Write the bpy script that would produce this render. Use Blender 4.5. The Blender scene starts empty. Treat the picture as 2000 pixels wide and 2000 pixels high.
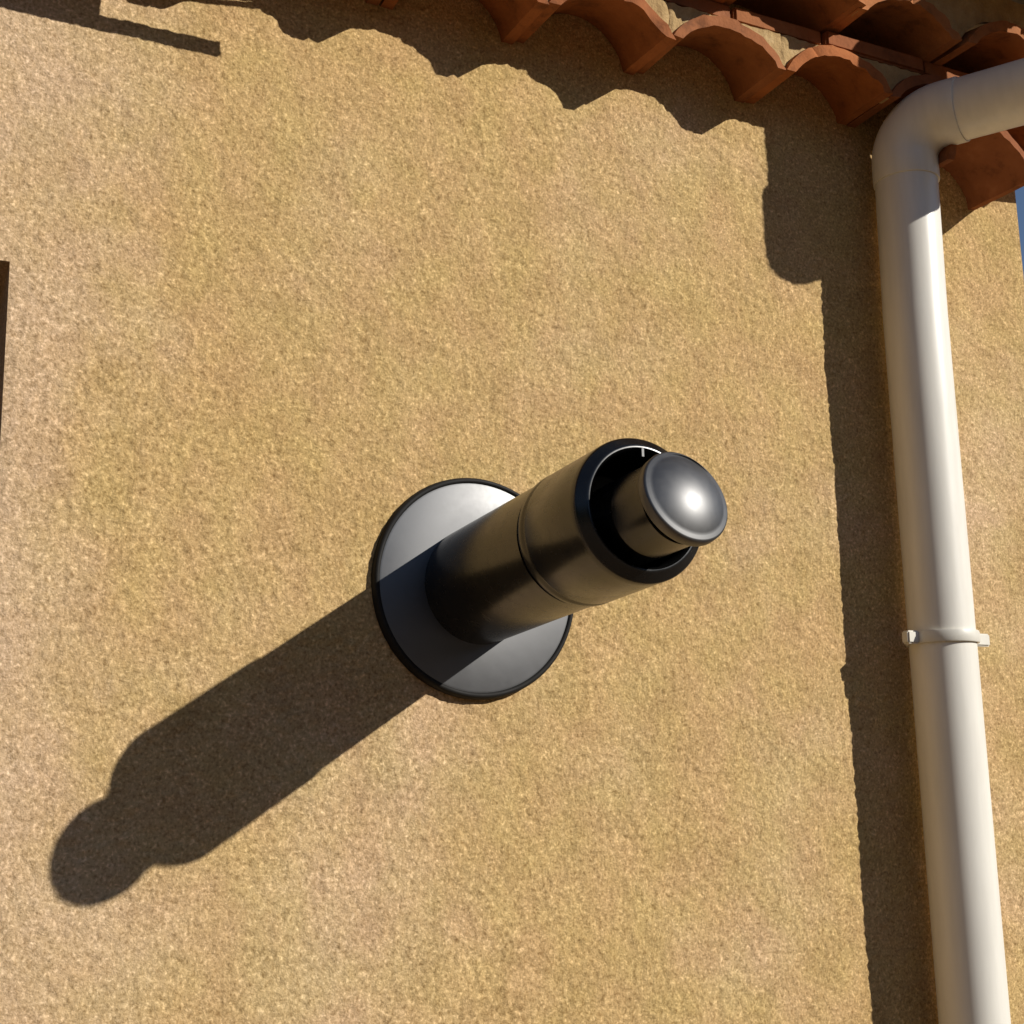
import bpy, math, random
import numpy as np
from mathutils import Vector, Matrix

random.seed(7)
rng = np.random.default_rng(11)
scene = bpy.context.scene

# ------------------------------------------------------------------ camera
# World: x to the right along the facade, z up, facade plane y = 0, outside is -y.
# The origin is the middle of the flue's wall plate; the ground lies at GZ.
GZ = -1.90
YAW, PITCH, ROLL = map(math.radians, (27.73622, 11.59364, -1.29039))
cam_d = bpy.data.cameras.new('camera')
cam = bpy.data.objects.new('camera', cam_d)
scene.collection.objects.link(cam)
fw = Vector((math.sin(YAW) * math.cos(PITCH), math.cos(YAW) * math.cos(PITCH), math.sin(PITCH)))
rt = Vector((math.cos(YAW), -math.sin(YAW), 0))
up = rt.cross(fw)
r2 = rt * math.cos(ROLL) + up * math.sin(ROLL)
u2 = -rt * math.sin(ROLL) + up * math.cos(ROLL)
m = Matrix.Identity(4)
for i in range(3):
    m[i][0], m[i][1], m[i][2] = r2[i], u2[i], -fw[i]
m.translation = Vector((-0.87456, -1.78191, -0.29801))
cam.matrix_world = m
cam_d.sensor_width = 36
cam_d.lens = 36 * 2737.6 / 2000
cam_d.clip_start = 0.05
cam_d.clip_end = 3000
scene.camera = cam

# ------------------------------------------------------------------ sky and sun
SUN = Vector((-0.92, 1.0, -0.68)).normalized()          # direction the light travels
to_sun = -SUN
w = bpy.data.worlds.new('World')
scene.world = w
w.use_nodes = True
nt = w.node_tree
nt.nodes.clear()
sky = nt.nodes.new('ShaderNodeTexSky')
sky.sky_type = 'NISHITA'
sky.sun_disc = False
sky.altitude = 900
sky.air_density = 0.8
sky.dust_density = 0.2
sky.sun_elevation = math.asin(to_sun.z)
sky.sun_rotation = math.atan2(to_sun.x, to_sun.y)
bg = nt.nodes.new('ShaderNodeBackground')
bg.inputs['Strength'].default_value = 0.085
wo = nt.nodes.new('ShaderNodeOutputWorld')
nt.links.new(sky.outputs[0], bg.inputs['Color'])
nt.links.new(bg.outputs[0], wo.inputs['Surface'])
sd = bpy.data.lights.new('sun', 'SUN')
sd.energy = 4.6
sd.angle = math.radians(0.53)
sd.color = (1.0, 0.95, 0.87)
so = bpy.data.objects.new('sun', sd)
scene.collection.objects.link(so)
so.rotation_euler = SUN.to_track_quat('-Z', 'Y').to_euler()
so.location = to_sun * 20

vs = scene.view_settings
vs.view_transform = 'Standard'
vs.look = 'None'
vs.exposure = 0.0
vs.gamma = 1.0
vs.use_curve_mapping = False
scene.render.engine = 'CYCLES'
scene.cycles.filter_width = 1.5
scene.cycles.max_bounces = 5
scene.cycles.glossy_bounces = 3
scene.cycles.caustics_reflective = False
scene.cycles.caustics_refractive = False
scene.cycles.diffuse_bounces = 3


# ------------------------------------------------------------------ helpers
def tag(o, label=None, cat=None, group=None, kind=None):
    for k, v in (('label', label), ('category', cat), ('group', group), ('kind', kind)):
        if v:
            o[k] = v
    return o


def thing(name, loc, label, cat, group=None):
    o = bpy.data.objects.new(name, None)
    o.empty_display_size = 0.05
    o.location = loc
    scene.collection.objects.link(o)
    return tag(o, label, cat, group)


def base_of(o):
    p = Vector((0, 0, 0))
    while o is not None:
        p += o.location
        o = o.parent
    return p


def smooth(me, angle=35):
    me.polygons.foreach_set('use_smooth', [True] * len(me.polygons))
    me.set_sharp_from_angle(angle=math.radians(angle))


def part(name, vf, mat, parent=None, ang=35):
    """vf = (verts, faces) in world coordinates -> one mesh object."""
    v, f = vf
    b = base_of(parent)
    me = bpy.data.meshes.new(name)
    me.from_pydata([tuple(Vector(p) - b) for p in v], [], f)
    me.validate()
    me.update()
    smooth(me, ang)
    me.materials.append(mat)
    o = bpy.data.objects.new(name, me)
    o.parent = parent
    scene.collection.objects.link(o)
    return o


def join(*vfs):
    V, F = [], []
    for v, f in vfs:
        n = len(V)
        V += list(v)
        F += [tuple(i + n for i in q) for q in f]
    return V, F


def box(x0, x1, y0, y1, z0, z1, bev=0.0):
    if bev <= 0:
        v = [(x, y, z) for z in (z0, z1) for y in (y0, y1) for x in (x0, x1)]
        return v, [(0, 2, 3, 1), (4, 5, 7, 6), (0, 1, 5, 4), (2, 6, 7, 3), (0, 4, 6, 2), (1, 3, 7, 5)]
    import bmesh
    bm = bmesh.new()
    bmesh.ops.create_cube(bm, size=1)
    for q in bm.verts:
        q.co = Vector(((x0 + x1) / 2 + q.co.x * (x1 - x0), (y0 + y1) / 2 + q.co.y * (y1 - y0), (z0 + z1) / 2 + q.co.z * (z1 - z0)))
    bmesh.ops.bevel(bm, geom=bm.edges[:], offset=bev, segments=2, affect='EDGES')
    bm.verts.index_update()
    v = [tuple(q.co) for q in bm.verts]
    f = [tuple(q.index for q in p.verts) for p in bm.faces]
    bm.free()
    return v, f


def frame_of(ax):
    ax = Vector(ax).normalized()
    h = Vector((0, 0, 1)) if abs(ax.z) < 0.9 else Vector((1, 0, 0))
    e1 = ax.cross(h).normalized()
    return ax, e1, e1.cross(ax)


def lathe(o, ax, prof, n=72, closed=False):
    """prof = [(distance along axis, radius)], turned about the axis through o."""
    ax, e1, e2 = frame_of(ax)
    o = Vector(o)
    V, F = [], []
    rows = []
    for (l, r) in prof:
        if r < 1e-6:
            rows.append([len(V)])
            V.append(tuple(o + ax * l))
        else:
            rows.append(list(range(len(V), len(V) + n)))
            for k in range(n):
                t = 2 * math.pi * k / n
                V.append(tuple(o + ax * l + (e1 * math.cos(t) + e2 * math.sin(t)) * r))
    pairs = list(zip(rows, rows[1:])) + ([(rows[-1], rows[0])] if closed else [])
    for a, b in pairs:
        for k in range(n):
            k2 = (k + 1) % n
            if len(a) == 1 and len(b) == 1:
                continue
            if len(a) == 1:
                F.append((a[0], b[k2], b[k]))
            elif len(b) == 1:
                F.append((a[k], a[k2], b[0]))
            else:
                F.append((a[k], a[k2], b[k2], b[k]))
    return V, F


def sweep(pts, r, n=40, cap=True):
    """round tube along a polyline (parallel transported frame); r = number or list"""
    P = [Vector(p) for p in pts]
    R = r if isinstance(r, (list, tuple)) else [r] * len(P)
    T = []
    for i in range(len(P)):
        T.append((P[min(i + 1, len(P) - 1)] - P[max(i - 1, 0)]).normalized())
    _, e1, e2 = frame_of(T[0])
    V, F = [], []
    for i, p in enumerate(P):
        if i:
            q = T[i - 1].rotation_difference(T[i])
            e1 = q @ e1
            e2 = q @ e2
        for k in range(n):
            t = 2 * math.pi * k / n
            V.append(tuple(p + (e1 * math.cos(t) + e2 * math.sin(t)) * R[i]))
    for i in range(len(P) - 1):
        for k in range(n):
            k2 = (k + 1) % n
            F.append((i * n + k, i * n + k2, (i + 1) * n + k2, (i + 1) * n + k))
    if cap:
        F.append(tuple(range(n))[::-1])
        F.append(tuple((len(P) - 1) * n + k for k in range(n)))
    return V, F


# ------------------------------------------------------------------ materials
def mat(name):
    mt = bpy.data.materials.new(name)
    mt.use_nodes = True
    t = mt.node_tree
    b = t.nodes['Principled BSDF']
    return mt, t, b


def node(t, typ, **kw):
    n = t.nodes.new(typ)
    for k, v in kw.items():
        if k.startswith('i_'):
            n.inputs[k[2:]].default_value = v
        else:
            setattr(n, k, v)
    return n


def coords(t, scale=(1, 1, 1), obj=False):
    g = node(t, 'ShaderNodeTexCoord') if obj else node(t, 'ShaderNodeNewGeometry')
    mp = node(t, 'ShaderNodeMapping')
    mp.inputs['Scale'].default_value = scale
    t.links.new(g.outputs['Object' if obj else 'Position'], mp.inputs['Vector'])
    return mp.outputs[0]


def noise(t, vec, scale, detail=3, rough=0.55, dist=0.0):
    n = node(t, 'ShaderNodeTexNoise', i_Scale=scale, i_Detail=detail, i_Roughness=rough, i_Distortion=dist)
    t.links.new(vec, n.inputs['Vector'])
    return n.outputs['Fac']


def ramp(t, fac, stops, interp='LINEAR'):
    r = node(t, 'ShaderNodeValToRGB')
    r.color_ramp.interpolation = interp
    e = r.color_ramp.elements
    while len(e) < len(stops):
        e.new(0.5)
    for q, (p, c) in zip(e, stops):
        q.position = p
        q.color = (*c, 1) if len(c) == 3 else c
    t.links.new(fac, r.inputs['Fac'])
    return r.outputs['Color']


def mix(t, fac, a, b, mode='MIX'):
    n = node(t, 'ShaderNodeMix', data_type='RGBA', blend_type=mode)
    for s, v in ((0, fac), (6, a), (7, b)):
        if isinstance(v, (int, float)):
            n.inputs[s].default_value = v
        elif isinstance(v, tuple):
            n.inputs[s].default_value = (*v, 1)
        else:
            t.links.new(v, n.inputs[s])
    return n.outputs[2]


def bump(t, b, h, dist, strength=1.0):
    n = node(t, 'ShaderNodeBump', i_Strength=strength, i_Distance=dist)
    t.links.new(h, n.inputs['Height'])
    t.links.new(n.outputs[0], b.inputs['Normal'])


def m_stucco():
    mt, t, b = mat('ochre_roughcast')
    v = coords(t)
    patch = ramp(t, noise(t, v, 1.7, 3, 0.6), [(0.30, (0.520, 0.349, 0.148)), (0.52, (0.535, 0.369, 0.168)), (0.74, (0.590, 0.424, 0.246))])
    pinkg = ramp(t, noise(t, v, 9, 2, 0.6), [(0.35, (0.98, 1.0, 0.95)), (0.65, (1.025, 0.99, 1.06))])
    c = mix(t, 1.0, patch, pinkg, 'MULTIPLY')
    mott = ramp(t, noise(t, v, 16, 4, 0.65, 0.4), [(0.32, (0.89, 0.88, 0.86)), (0.5, (1.0, 1.0, 0.985)), (0.70, (1.09, 1.10, 1.11))])
    c = mix(t, 1.0, c, mott, 'MULTIPLY')
    # paler, chalky weathering around the window, with an uneven edge
    sx = node(t, 'ShaderNodeSeparateXYZ')
    t.links.new(v, sx.inputs[0])
    wob = node(t, 'ShaderNodeMath', operation='MULTIPLY_ADD')
    t.links.new(noise(t, v, 5.0, 4, 0.6), wob.inputs[0])
    wob.inputs[1].default_value = 0.55
    t.links.new(sx.outputs['X'], wob.inputs[2])
    chalk = node(t, 'ShaderNodeMapRange', interpolation_type='SMOOTHSTEP')
    t.links.new(wob.outputs[0], chalk.inputs['Value'])
    for k_, v_ in (('From Min', -0.12), ('From Max', -0.46), ('To Min', 0.0), ('To Max', 0.70)):
        chalk.inputs[k_].default_value = v_
    c = mix(t, chalk.outputs[0], c, (0.63, 0.455, 0.31))
    g = noise(t, v, 125, 3, 0.65, 0.5)
    grain = ramp(t, g, [(0.3, (0.74, 0.70, 0.64)), (0.44, (0.96, 0.95, 0.93)), (0.56, (1.02, 1.02, 1.02)), (0.68, (1.30, 1.32, 1.38))])
    c = mix(t, 1.0, c, grain, 'MULTIPLY')
    sand = ramp(t, noise(t, v, 250, 2, 0.65, 0.2), [(0.34, (0.72, 0.69, 0.64)), (0.45, (0.98, 0.98, 0.97)), (0.56, (1.02, 1.02, 1.02)), (0.64, (1.32, 1.34, 1.38))])
    c = mix(t, 1.0, c, sand, 'MULTIPLY')
    t.links.new(c, b.inputs['Base Color'])
    b.inputs['Roughness'].default_value = 0.95
    b.inputs['Specular IOR Level'].default_value = 0.15
    h = mix(t, 0.35, noise(t, v, 130, 4, 0.6, 0.4), noise(t, v, 420, 2, 0.5))
    bump(t, b, h, 0.0030, 0.7)
    return mt


def m_plain(name, col, rough=0.5, spec=0.5, ior=1.5, metal=0.0, grime=0.0, gscale=12, bmp=0.0, bscale=60, vary_rough=0.06):
    mt, t, b = mat(name)
    v = coords(t)
    n1 = noise(t, v, gscale, 4, 0.6)
    lo = tuple(x * (1 - grime) for x in col)
    hi = tuple(min(1, x * (1 + grime * 0.5)) for x in col)
    t.links.new(ramp(t, n1, [(0.3, lo), (0.7, hi)]), b.inputs['Base Color'])
    mr = node(t, 'ShaderNodeMapRange')
    t.links.new(noise(t, v, gscale * 2.3, 5, 0.65), mr.inputs['Value'])
    for k_, v_ in (('From Min', 0.3), ('From Max', 0.7), ('To Min', rough - vary_rough), ('To Max', rough + vary_rough)):
        mr.inputs[k_].default_value = v_
    t.links.new(mr.outputs[0], b.inputs['Roughness'])
    b.inputs['Specular IOR Level'].default_value = spec
    b.inputs['IOR'].default_value = ior
    b.inputs['Metallic'].default_value = metal
    if bmp:
        bump(t, b, noise(t, v, bscale, 3, 0.6), bmp, 0.6)
    return mt


def m_terracotta():
    mt, t, b = mat('terracotta')
    oi = node(t, 'ShaderNodeObjectInfo')
    v = coords(t)
    base = ramp(t, oi.outputs['Random'], [(0.0, (0.42, 0.140, 0.042)), (0.35, (0.30, 0.105, 0.040)), (0.7, (0.46, 0.180, 0.062)), (1.0, (0.27, 0.100, 0.048))])
    bl = ramp(t, noise(t, v, 22, 4, 0.65), [(0.30, (0.50, 0.50, 0.52)), (0.45, (0.88, 0.87, 0.86)), (0.6, (1.0, 1.0, 1.0)), (0.75, (1.2, 1.28, 1.35))])
    c = mix(t, 1.0, base, bl, 'MULTIPLY')
    t.links.new(c, b.inputs['Base Color'])
    b.inputs['Roughness'].default_value = 0.85
    b.inputs['Specular IOR Level'].default_value = 0.25
    bump(t, b, noise(t, v, 160, 4, 0.6), 0.0015, 0.7)
    return mt


def m_mortar():
    mt, t, b = mat('lime_mortar')
    v = coords(t)
    c = ramp(t, noise(t, v, 40, 4, 0.65), [(0.28, (0.38, 0.25, 0.115)), (0.55, (0.50, 0.345, 0.165)), (0.78, (0.60, 0.44, 0.24))])
    t.links.new(c, b.inputs['Base Color'])
    b.inputs['Roughness'].default_value = 0.95
    b.inputs['Specular IOR Level'].default_value = 0.15
    bump(t, b, noise(t, v, 110, 4, 0.6), 0.004, 0.8)
    return mt


def m_ground():
    mt, t, b = mat('dry_ground')
    v = coords(t)
    c = ramp(t, noise(t, v, 0.6, 5, 0.6), [(0.3, (0.13, 0.090, 0.054)), (0.55, (0.185, 0.128, 0.078)), (0.8, (0.25, 0.18, 0.12))])
    t.links.new(c, b.inputs['Base Color'])
    b.inputs['Roughness'].default_value = 1.0
    bump(t, b, noise(t, v, 30, 4, 0.6), 0.02, 0.6)
    return mt


def m_glass():
    mt, t, b = mat('window_glass')
    b.inputs['Base Color'].default_value = (0.03, 0.035, 0.04, 1)
    b.inputs['Roughness'].default_value = 0.03
    b.inputs['IOR'].default_value = 1.52
    return mt


STUCCO = m_stucco()
TERRA = m_terracotta()
MORTAR = m_mortar()
GROUND = m_ground()
GLASS = m_glass()
BLACK = m_plain('satin_black_enamel', (0.006, 0.006, 0.006), 0.25, 0.62, 1.5, grime=0.4, gscale=30, bmp=0.0, vary_rough=0.04)
PLATE = m_plain('satin_black_plate', (0.026, 0.028, 0.032), 0.46, 1.0, 1.68, grime=0.25, gscale=25, vary_rough=0.025)
CAPM = m_plain('satin_black_cap', (0.012, 0.012, 0.013), 0.46, 1.0, 1.70, grime=0.3, gscale=40, vary_rough=0.03)
RUBBER = m_plain('black_rubber', (0.012, 0.011, 0.010), 0.7, 0.3)
PVC = m_plain('white_pvc', (0.88, 0.845, 0.755), 0.36, 0.5, 1.5, grime=0.07, gscale=5, vary_rough=0.08)
for n_ in PVC.node_tree.nodes:
    if n_.type == 'MAPPING':
        n_.inputs['Scale'].default_value = (9, 9, 1.2)      # faint vertical rain streaks
PVC2 = m_plain('ivory_clip_plastic', (0.76, 0.73, 0.64), 0.45, 0.5, 1.5, grime=0.08, gscale=30)
STEEL = m_plain('bolt_steel', (0.5, 0.5, 0.5), 0.35, metal=1.0, grime=0.3, gscale=200)
BROWN = m_plain('brown_lacquered_metal', (0.05, 0.035, 0.025), 0.45, grime=0.2)
WOOD = m_plain('dark_window_frame', (0.055, 0.038, 0.028), 0.5, grime=0.4, gscale=40)
STONE = m_plain('sill_stone', (0.42, 0.36, 0.27), 0.85, grime=0.2, gscale=30, bmp=0.003)

# ------------------------------------------------------------------ ground
g = 900.0
ground = part('ground', ([(-g, -g, GZ), (g, -g, GZ), (g, g, GZ), (-g, g, GZ)], [(0, 1, 2, 3)]), GROUND)
tag(ground, kind='structure')

# unseen wooded ridge added behind the camera to darken reflections and low sky
HV, HF = [], []
NH = 160
for i in range(NH + 1):
    a_ = math.radians(-205 + 230 * i / NH)
    hgt = 27 + 4.5 * math.sin(i * .21 + 1) + 2.5 * math.sin(i * .53) + 1.2 * math.sin(i * 1.37) + random.uniform(-.8, .8)
    for (rr_, hh) in ((78, -.5), (86, .45), (95, .8), (104, 1.0), (125, .75), (160, -.02)):
        zz_ = GZ + (hh * hgt if hh > 0 else -.3)
        HV.append((math.cos(a_) * rr_, math.sin(a_) * rr_, zz_ + (random.uniform(-.7, .7) if hh > 0 else 0)))
for i in range(NH):
    for j in range(5):
        HF.append((i * 6 + j, (i + 1) * 6 + j, (i + 1) * 6 + j + 1, i * 6 + j + 1))
HILL_BLOCKER = m_plain('dark_blocker_hillside', (0.045, 0.055, 0.026), 0.95, 0.2, grime=0.5, gscale=.25, bmp=.6, bscale=.5)
blocker_hills = part('blocker_hills', (HV, HF), HILL_BLOCKER, None, 80)
tag(blocker_hills, kind='structure')

# ------------------------------------------------------------------ house
CX = 1.175            # facade corner
HL, HD = -5.2, 6.0    # left end of the facade, depth of the house
WTOP = 1.12
house = thing('house', (-2.0, 0, GZ), 'ochre roughcast house wall under scalloped terracotta tile eaves', 'house')

WX0, WX1, WZ0, WZ1 = -1.75, -0.6515, -0.78, 0.387     # window opening
DX0, DX1, DZ0, DZ1 = -0.80, CX, -0.78, WTOP          # finely modelled part of the facade


def fft_noise(nz, nx, lo, hi):
    """band-limited noise; lo, hi = feature size limits in cells"""
    f = np.fft.rfft2(rng.standard_normal((nz, nx)))
    k = np.hypot(np.fft.fftfreq(nz)[:, None], np.fft.rfftfreq(nx)[None, :])
    f *= np.exp(-(k * lo) ** 2 * 2.0) * (1 - np.exp(-(k * hi) ** 2 * 2.0))
    h = np.fft.irfft2(f, s=(nz, nx))
    return h / h.std()


def wall_mesh():
    st = 0.0040
    xs = np.concatenate([np.arange(DX0, WX1 - 1e-6, (WX1 - DX0) / 38), np.linspace(WX1, DX1, int((DX1 - WX1) / st))])
    zs = np.concatenate([np.arange(DZ0, WZ1 - 1e-6, (WZ1 - DZ0) / 292), np.linspace(WZ1, DZ1, int((DZ1 - WZ1) / st))])
    nx, nz = len(xs), len(zs)
    grains = fft_noise(nz, nx, 1.9, 8)
    h = 0.00062 * np.clip(grains, -1.4, 2.6) + 0.00022 * fft_noise(nz, nx, 9, 60) + 0.0006 * fft_noise(nz, nx, 70, 300)
    X, Z = np.meshgrid(xs, zs)
    ed = np.minimum.reduce([X - DX0, DX1 - X, Z - DZ0, DZ1 - Z])
    inw = np.maximum(WX1 - X, 0) + np.maximum(Z - WZ1, 0)
    dwin = np.where((X < WX1 + 0.02) & (Z < WZ1 + 0.02), np.maximum(np.maximum(X - WX1, Z - WZ1), 0), 0.02)
    h *= np.clip(ed / 0.02, 0, 1) * np.clip(dwin / 0.008, 0, 1)
    co = np.stack([X, -h, Z], -1).reshape(-1, 3)
    idx = np.arange(nx * nz).reshape(nz, nx)
    quad = np.stack([idx[:-1, :-1], idx[:-1, 1:], idx[1:, 1:], idx[1:, :-1]], -1)
    cxm = (X[:-1, :-1] + X[:-1, 1:]) / 2
    czm = (Z[:-1, :-1] + Z[1:, :-1]) / 2
    keep = ~((cxm < WX1) & (czm < WZ1))
    quad = quad[keep]
    V = co.tolist()
    F = quad.tolist()

    def q(a, b_, c, d):
        n = len(V)
        V.extend([a, b_, c, d])
        F.append([n, n + 1, n + 2, n + 3])

    def rect(x0, x1, z0, z1, y=0.0):
        q((x0, y, z0), (x1, y, z0), (x1, y, z1), (x0, y, z1))
    rect(HL, CX, GZ, DZ0)
    rect(HL, WX0, DZ0, WTOP)
    rect(WX0, DX0, WZ1, WTOP)
    R = 0.16                                     # window reveal
    q((WX1, 0, WZ0), (WX1, R, WZ0), (WX1, R, WZ1), (WX1, 0, WZ1))
    q((WX0, R, WZ0), (WX0, 0, WZ0), (WX0, 0, WZ1), (WX0, R, WZ1))
    q((WX0, 0, WZ1), (WX1, 0, WZ1), (WX1, R, WZ1), (WX0, R, WZ1))
    q((WX0, R, WZ0), (WX1, R, WZ0), (WX1, 0, WZ0), (WX0, 0, WZ0))
    q((CX, 0, GZ), (CX, HD, GZ), (CX, HD, WTOP), (CX, 0, WTOP))          # side wall
    q((HL, HD, GZ), (HL, 0, GZ), (HL, 0, WTOP), (HL, HD, WTOP))
    q((CX, HD, GZ), (HL, HD, GZ), (HL, HD, WTOP), (CX, HD, WTOP))
    return V, F


def fast_part(name, V, F, material, parent):
    b = base_of(parent)
    me = bpy.data.meshes.new(name)
    V = np.asarray(V, np.float32) - np.array(b, np.float32)
    F = np.asarray(F, np.int32)
    me.vertices.add(len(V))
    me.vertices.foreach_set('co', V.ravel())
    me.loops.add(F.size)
    me.loops.foreach_set('vertex_index', F.ravel())
    me.polygons.add(len(F))
    me.polygons.foreach_set('loop_start', np.arange(0, F.size, 4, dtype=np.int32))
    me.polygons.foreach_set('use_smooth', np.ones(len(F), bool))
    me.update(calc_edges=True)
    me.validate()
    me.materials.append(material)
    o = bpy.data.objects.new(name, me)
    o.parent = parent
    scene.collection.objects.link(o)
    return o


wv, wf = wall_mesh()
wall = fast_part('wall', wv, wf, STUCCO, house)

# window in the left of the facade
wn = part('window', join(box(WX0 + .002, WX0 + .07, .10, .155, WZ0 + .002, WZ1 - .002, .004), box(WX1 - .07, WX1 - .002, .10, .155, WZ0 + .002, WZ1 - .002, .004),
                         box(WX0 + .07, WX1 - .07, .10, .155, WZ1 - .07, WZ1 - .002, .004), box(WX0 + .07, WX1 - .07, .10, .155, WZ0 + .002, WZ0 + .08, .004)), WOOD, house)
xm = (WX0 + WX1) / 2
part('mullion', box(xm - .035, xm + .035, .095, .15, WZ0 + .08, WZ1 - .07, .004), WOOD, wn)
for a, c in ((WX0 + .07, xm - .035), (xm + .035, WX1 - .07)):
    part('pane', box(a, c, .125, .131, WZ0 + .08, WZ1 - .07), GLASS, wn)
part('sill', box(WX0 - .04, WX1 - .004, -.04, .10, WZ0 - .045, WZ0 - .003, .006), STONE, wn)

# ------------------------------------------------------------------ scalloped tile cornice (two corbelled rows)
PITCH_T = 0.226
A_O, B_O, TH = 0.1134, 0.064, 0.019


def arc(a, b, t):
    """point of a shallow circular arch of half width a and rise b; t from 0 (right foot) to 1 (left foot)"""
    R_ = (a * a + b * b) / (2 * b)
    h = math.asin(min(1, a / R_)) if b <= a else math.pi - math.asin(a / R_)
    w_ = h * (1 - 2 * t)
    return R_ * math.sin(w_), R_ * math.cos(w_) - (R_ - b)


def tile_mesh(name, ao, bo, th, length, n=20, wob=0.0, seed=0, back=1.0):
    """half-round canal tile, feet on z=0, axis along y from 0 to -length, slightly tapered, open below"""
    rr = random.Random(seed)
    V, F = [], []
    secs = 5
    ph = rr.uniform(0, 6)
    for s in range(secs):
        y = -length * s / (secs - 1)
        k = 0.985 + 0.015 * s / (secs - 1)
        bk = back + (1 - back) * s / (secs - 1)
        for lay in (0, 1):
            for i in range(n + 1):
                a, b_ = (ao * k, bo * bk) if lay == 0 else (ao * k - th, bo * bk - th)
                ux, uz = arc(a, b_, i / n)
                jy = rr.uniform(-1, 1) * wob if s == secs - 1 else 0
                jr = 1 + wob * 2.0 * math.sin(i * .55 + ph + s * .9)
                V.append((ux * jr, y + jy, uz * jr))
    m1 = n + 1
    o = lambda s, l, i: (s * 2 + l) * m1 + i
    for s in range(secs - 1):
        for i in range(n):
            F.append((o(s, 0, i), o(s, 0, i + 1), o(s + 1, 0, i + 1), o(s + 1, 0, i)))
            F.append((o(s, 1, i), o(s + 1, 1, i), o(s + 1, 1, i + 1), o(s, 1, i + 1)))
        for i in (0, n):
            F.append((o(s, 0, i), o(s + 1, 0, i), o(s + 1, 1, i), o(s, 1, i)))
    for s in (0, secs - 1):
        for i in range(n):
            F.append((o(s, 0, i), o(s, 0, i + 1), o(s, 1, i + 1), o(s, 1, i)))
    me = bpy.data.meshes.new(name)
    me.from_pydata(V, [], F)
    me.update()
    import bmesh
    bm = bmesh.new()
    bm.from_mesh(me)
    bmesh.ops.recalc_face_normals(bm, faces=bm.faces)
    bm.to_mesh(me)
    bm.free()
    smooth(me, 40)
    me.materials.append(TERRA)
    return me


def mortar_row(zf, ztop, depth, xc0, ncell, xr, seed):
    """bedding mortar: front with arched hollows, underside following them"""
    rr = random.Random(seed)
    prof = []
    n = 20
    for c in range(ncell):
        cx = xc0 + c * PITCH_T
        if c == 0:
            prof.append((cx - PITCH_T / 2, zf + .003, zf + .003))
        for i in range(n, -1, -1):
            ux, uz = arc(A_O - .003, B_O - .003, i / n)
            ub = arc(A_O - .003, B_O * 1.55 - .003, i / n)[1]
            prof.append((cx + ux, zf + .004 + uz, zf + .004 + ub))
        zz = zf + .002 + rr.uniform(-.003, .003)
        prof.append((cx + PITCH_T / 2, zz, zz))
    prof = [p for p in prof if p[0] < xr] + [(xr, zf + .004, zf + .004)]
    V, F = [], []
    levels = 4
    for (x, z, zb) in prof:
        for l in range(levels):
            k = l / (levels - 1)
            V.append((x, -depth + rr.uniform(-.0025, .0025), z + (ztop - z) * k))
        V.append((x, -depth + .018, min(z + (zb - z) * .18, ztop - .001)))
        V.append((x, -depth + .018, ztop))
    s = levels + 2
    for i in range(len(prof) - 1):
        a, b_ = i * s, (i + 1) * s
        for l in range(levels - 1):
            F.append((a + l, b_ + l, b_ + l + 1, a + l + 1))
        F.append((a, a + levels, b_ + levels, b_))
        F.append((a + levels - 1, b_ + levels - 1, b_ + levels + 1, a + levels + 1))
        F.append((a + levels, a + levels + 1, b_ + levels + 1, b_ + levels))
    e = (len(prof) - 1) * s
    F.append((e, e + levels, e + levels + 1) + tuple(e + l for l in range(levels - 1, 0, -1)))
    return V, F


def cornice(zf, ztop, depth, xfoot, xr, seed):
    k0 = math.ceil((-3.4 - xfoot) / PITCH_T)
    xc0 = xfoot + k0 * PITCH_T - PITCH_T / 2
    nc = int((xr - xc0) / PITCH_T) + 1
    o = part('cornice', mortar_row(zf, ztop, depth - .012, xc0, nc, xr, seed), MORTAR, house, 50)
    b = base_of(o)
    meshes = [tile_mesh('tile', A_O, B_O, TH, depth + .02, wob=.0035, seed=seed * 10 + i, back=1.55) for i in range(4)]
    for c in range(nc):
        cx = xc0 + c * PITCH_T
        if cx + A_O > xr + .03:
            continue
        t = bpy.data.objects.new('tile', meshes[c % 4])
        t.parent = o
        t.location = Vector((cx + random.uniform(-.0015, .0015), .02 + random.uniform(-.010, .006), zf + random.uniform(-.0015, .002))) - b
        t.rotation_euler = (random.uniform(-.02, .02), random.uniform(-.035, .035), random.uniform(-.03, .03))
        scene.collection.objects.link(t)
    return o


ZF1 = 0.875
row1 = cornice(ZF1, ZF1 + .070, .12, .308, CX + .11, 1)
row2 = cornice(ZF1 + .104, ZF1 + .223, .186, .308 + PITCH_T / 2, CX + .20, 2)
x = CX + .09
while x > -3.3:                                   # course of flat tiles bedded between the two rows
    wd = .215 + random.uniform(-.03, .03)
    dz = random.uniform(-.0015, .0015)
    part('flat_tile', box(x - wd, x - .004, -.106 + random.uniform(-.007, .005), -.088, ZF1 + .072 + dz, ZF1 + .102 + dz, .004), TERRA, row1)
    x -= wd
ct = bpy.data.objects.new('corner_tile', tile_mesh('corner_tile', .104, .092, .013, .165, wob=.003, seed=77))
ct.parent = row1
ct.location = Vector((.958, .02, .770)) - base_of(row1)
scene.collection.objects.link(ct)
ct['label'] = 'lower terracotta tile hanging at the house corner behind the pipe bend'

# roof: slab and canal tiles sloping back from the eaves
SL = math.radians(17)
EY, EZ = -.31, ZF1 + .225


def slope_pt(x, s, h):
    """s metres up the slope from the eaves edge, h above the slab"""
    return (x, EY + s * math.cos(SL) - h * math.sin(SL), EZ + s * math.sin(SL) + h * math.cos(SL))


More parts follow.
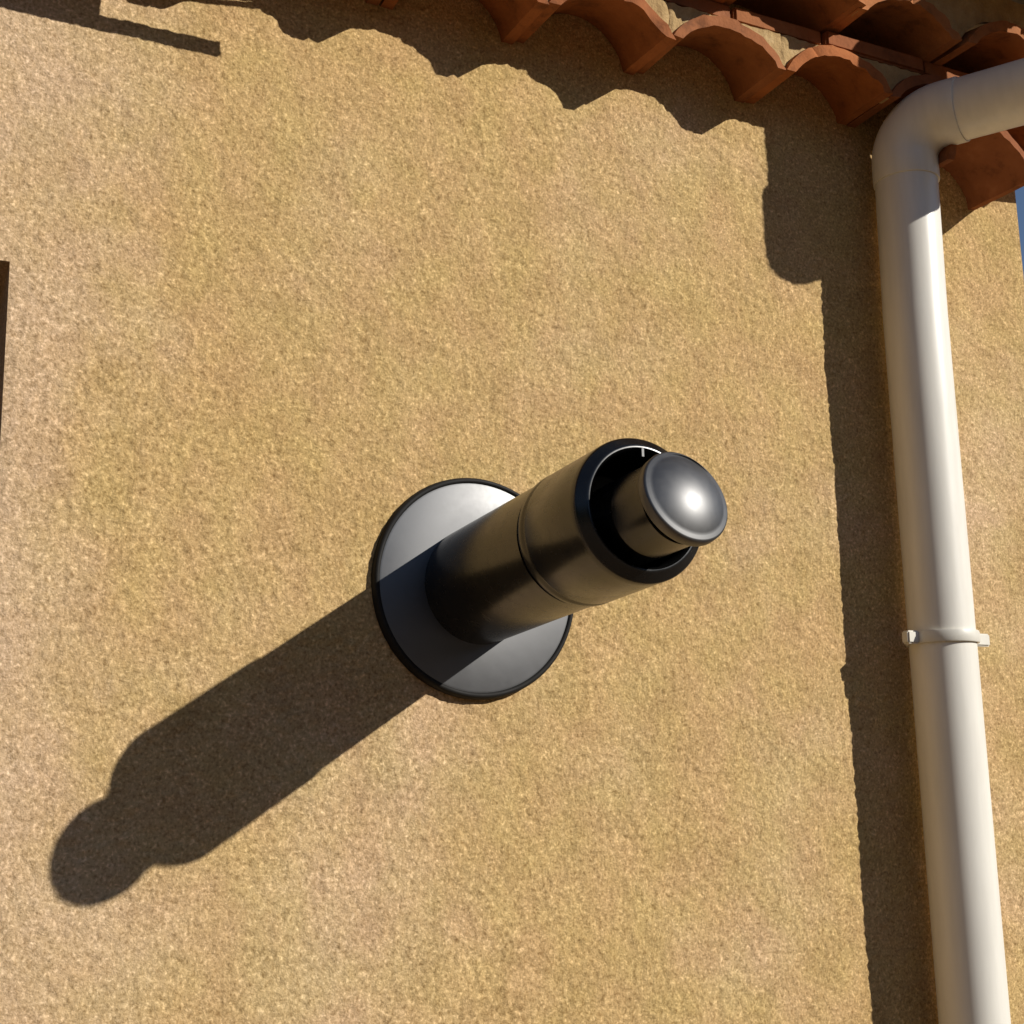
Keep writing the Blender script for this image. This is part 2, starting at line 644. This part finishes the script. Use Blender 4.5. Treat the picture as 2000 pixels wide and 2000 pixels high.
def slab(x0, x1, s0, s1, h0, h1):
    v = [slope_pt(x, s, h) for h in (h0, h1) for s in (s0, s1) for x in (x0, x1)]
    return v, [(0, 2, 3, 1), (4, 5, 7, 6), (0, 1, 5, 4), (2, 6, 7, 3), (0, 4, 6, 2), (1, 3, 7, 5)]


roof = part('roof', slab(HL - .2, CX + .24, .02, 3.5, 0, .02), MORTAR, house)
rb = base_of(roof)
cover = tile_mesh('roof_tile', .1, .075, .013, .44, wob=.003, seed=5)
k = 0
x = CX + .12
while x > -3.3:
    for c in range(3):
        for kind in (0, 1):
            t = bpy.data.objects.new('roof_tile', cover)
            t.parent = roof
            s = .44 + c * .36 - (.05 if kind == 0 else 0)
            px = x if kind == 0 else x - PITCH_T / 2
            t.location = Vector(slope_pt(px, s, .055 + c * .006 + (.02 if kind == 0 else .05) - (0 if kind == 0 else .02))) - rb
            t.rotation_euler = (SL, math.pi * kind + random.uniform(-.03, .03), random.uniform(-.015, .015))
            if kind == 1:
                t.rotation_euler = Matrix.Rotation(SL, 3, 'X').to_euler()
                t.rotation_euler.rotate_axis('Y', math.pi)
                t.location = Vector(slope_pt(px, s, .10 + c * .006)) - rb
            scene.collection.objects.link(t)
    x -= PITCH_T

# ------------------------------------------------------------------ flue
AX = Vector((-0.01606, -0.99826, 0.05675)).normalized()
O = Vector((0, 0, 0))
flue = thing('wall_flue', (0, 0, 0), 'black metal flue pipe with domed cap jutting from the ochre wall', 'flue pipe')
NY = (0, -1, 0)
AXP = Vector((.0, -1, .018)).normalized()
OP = Vector((0, -.002, 0))
plate = part('wall_plate', lathe(OP, AXP, [(-.012, .150), (.004, .1525), (.0075, .1515), (.0085, .148), (.0105, .088), (.0105, .060)], 96), PLATE, flue, 50)
part('rubber_rim', lathe(OP, AXP, [(.0005 + .0105 * math.sin(a), .1545 + .0055 * math.cos(a)) for a in [2 * math.pi * i / 14 for i in range(14)]], 96, True), RUBBER, plate, 80)
RP = 0.0838
part('outer_pipe', lathe(O, AX, [(-.02, RP), (.30, RP)], 96), BLACK, flue)
collar = part('collar', lathe(O, AX, [(.305, RP - .002), (.306, RP + .0012), (.3085, RP + .0028), (.318, RP + .0028), (.321, RP + .0015),
                                      (.324, RP + .0015), (.327, RP + .0028), (.42, RP + .003), (.443, RP + .003)], 96), BLACK, flue, 60)
ring = part('end_ring', lathe(O, AX, [(.440, RP + .0032), (.4495, RP + .0032), (.4515, RP + .0024), (.4530, RP + .0008), (.4590, RP - .0070), (.4605, RP - .0086), (.4608, RP - .0100), (.4608, RP - .0113), (.4590, RP - .0126), (.455, RP - .0148),
                                      (.372, RP - .0155), (.366, RP - .02), (.366, .040)], 96), BLACK, flue, 40)
OI = Vector((0.0, 0, -.009))
inner = part('inner_pipe', lathe(OI, AX, [(.36, .0515), (.47, .0515), (.4715, .0522), (.474, .0522), (.4755, .0515), (.535, .0515)], 80), BLACK, flue, 50)
for a in (92,):                               # spacer tab between inner and outer pipe
    t = math.radians(a)
    ax_, e1, e2 = frame_of(AX)
    d = e1 * math.cos(t) + e2 * math.sin(t)
    s = ax_.cross(d)
    c0 = O + ax_ * .455
    vv = []
    for l in (-.008, .007):
        for rr_ in (.0615, .0715):
            for ss in (-.0015, .0015):
                vv.append(tuple(c0 + ax_ * l + d * rr_ + s * ss))
    part('spacer_tab', (vv, [(0, 1, 3, 2), (4, 6, 7, 5), (0, 4, 5, 1), (2, 3, 7, 6), (0, 2, 6, 4), (1, 5, 7, 3)]), BLACK, flue)
capc = OI + AX * .543
AXC = Vector((.09, -1.0, .33)).normalized()          # the cap sits a little askew on its pipe
dome = [(-.010, .048), (-.010, .0550), (-.009, .0560), (-.0075, .0566), (.0015, .0566), (.0035, .0558), (.0045, .0540), (.0050, .0500)]
Rd = .098
for i in range(1, 15):
    r_ = .0500 * (1 - i / 14)
    dome.append((.0050 + math.sqrt(Rd ** 2 - r_ ** 2) - math.sqrt(Rd ** 2 - .0500 ** 2), r_))
part('cap', lathe(capc, AXC, dome, 80), CAPM, flue, 60)

# ------------------------------------------------------------------ downpipe
PX, PY, PR = .8155, -.0742, .0538
dp = thing('downpipe', (PX, PY, GZ), 'white plastic downpipe with swan neck bend near the house corner', 'downpipe')
K1 = Vector((PX + .006, PY, .857))
K2 = Vector((.962, -.352, .850))
d12 = (K2 - K1).normalized()


def bend(k, a, b, r, n=14):
    """round the corner at k between unit directions a (in) and b (out)"""
    ang = a.angle(b)
    tl = r * math.tan(ang / 2)
    p0, p1 = k - a * tl, k + b * tl
    nrm = (b - a * a.dot(b)).normalized()
    c = p0 + nrm * r
    pts = []
    for i in range(n + 1):
        t = ang * i / n
        pts.append(c + (-nrm * math.cos(t) + a * math.sin(t)) * r)
    return p0, p1, pts


UPV = Vector((0, 0, 1))
b0, b1, pts1 = bend(K1, UPV, d12, .070)
c0, c1, pts2 = bend(K2, d12, UPV, .085)
part('pipe', sweep([(PX, PY, GZ + .03), (PX, PY, -1.0), (PX, PY, .2), (PX, PY, .5), b0 - Vector((0, 0, .02))], PR, 56), PVC, dp)
# elbow sockets are a hair wider than the pipe
e = PR + .003
part('elbow', sweep([b0 - UPV * .0385, b0 - UPV * .038, b0 - UPV * .0365, b0 - UPV * .001] + pts1[1:-1] + [b1 + d12 * .001, b1 + d12 * .035, b1 + d12 * .0365, b1 + d12 * .037],
                    [PR - .001, e - .0006, e] + [e] * (len(pts1)) + [e, e - .0006, PR - .001], 56), PVC, dp, 50)
part('offset_pipe', sweep([b1 + d12 * .02, K2 + d12 * .0], PR, 56), PVC, dp)
HC = K2 + Vector((.028, 0, 0))
part('rainwater_head', lathe((HC.x, HC.y, 0), (0, 0, 1), [(.824, 0), (.825, .02), (.829, .044), (.839, .062), (.855, .074), (.875, .078), (.98, .079)], 56), PVC, dp, 45)
hx = HC.x + .027
part('hopper', lathe((hx, HC.y, 0), (0, 0, 1), [(.955, .05), (.958, .072), (.975, .0815), (.985, .088), (1.14, .088), (1.144, .085), (1.15, .075),
                                                         (1.16, .056), (1.19, .056)], 56), PVC, dp, 45)

for ck, cz in enumerate((-.055, -1.45)):
    clip = part('clip', lathe((PX, PY, cz), (0, 0, 1), [(-.0095, PR + .0004), (-.0095, PR + .0045), (-.007, PR + .0055), (.007, PR + .0055), (.0095, PR + .0045), (.0095, PR + .0004)], 56), PVC2, dp, 50)
    for s in (-1, 1):
        xa, xb = sorted((PX + s * (PR + .003), PX + s * (PR + (.027 if s < 0 else .046))))
        part('clip_ear', box(xa, xb, PY - .0085, PY + .0085, cz - .0105, cz + .0105, .0025), PVC2, clip)
    part('wall_bracket', box(PX - .006, PX + .006, PY + PR + .004, .004, cz - .006, cz + .006, .001), STEEL, clip)

# ------------------------------------------------------------------ gutter under the roof edge
GR = .068
GY, GZc = K2.y, 1.245
prof = []
for i in range(19):
    t = math.pi + math.pi * i / 18
    prof.append((math.cos(t) * GR, math.sin(t) * GR))
V, F = [], []
xs_ = (-3.4, CX + .25)
for x in xs_:
    for l, rr_ in ((0, 1.0), (1, .96)):
        for (a, c) in prof:
            V.append((x, GY + a * rr_, GZc + c * rr_))
n1 = len(prof)
for l in (0, 1):
    for i in range(n1 - 1):
        a, b_ = l * n1 + i, 2 * n1 + l * n1 + i
        F.append((a, a + 1, b_ + 1, b_) if l == 0 else (a, b_, b_ + 1, a + 1))
for i in (0, n1 - 1):
    F.append((i, n1 + i, 3 * n1 + i, 2 * n1 + i))
for o_ in (0, 2 * n1):
    F.append(tuple(o_ + i for i in range(n1)))
gut = part('gutter', (V, F), PVC, house)
part('front_bead', sweep([(xs_[0], GY - GR, GZc + .003), (xs_[1], GY - GR, GZc + .003)], .007, 12), PVC, gut)
for bx in (-2.6, -2.0, -1.4, -.8, -.2, .4, 1.1):
    pts = [(bx, GY + math.cos(t) * (GR + .003), GZc + math.sin(t) * (GR + .003)) for t in [math.pi + math.pi * i / 12 for i in range(13)]]
    part('bracket', sweep(pts, .003, 8), PVC2, gut)

# unseen brown metal rail, added under the eaves to cast shadows on the wall
RD = .15
rail = part('shadow_rail', join(box(-1.7, -.388 + .92 * RD, -RD - .003, -RD + .003, .7365 + .68 * RD, .7572 + .68 * RD, .001),
                                box(-1.7, -.554 + .92 * RD, -RD - .0028, -RD + .0028, .7578 + .68 * RD, .80 + .68 * RD, .001)), BROWN, house)
for bx in (-.47, -1.55):
    part('rail_arm', box(bx - .012, bx + .012, -RD + .0031, .004, .748 + .68 * RD, .756 + .68 * RD), BROWN, rail)
part('shadow_rod', sweep([(-.62 + .92 * RD, -RD - .004, .79 + .68 * RD), (-.29 + .92 * RD, -RD - .004, .838 + .68 * RD)], .0042, 10), BROWN, rail)
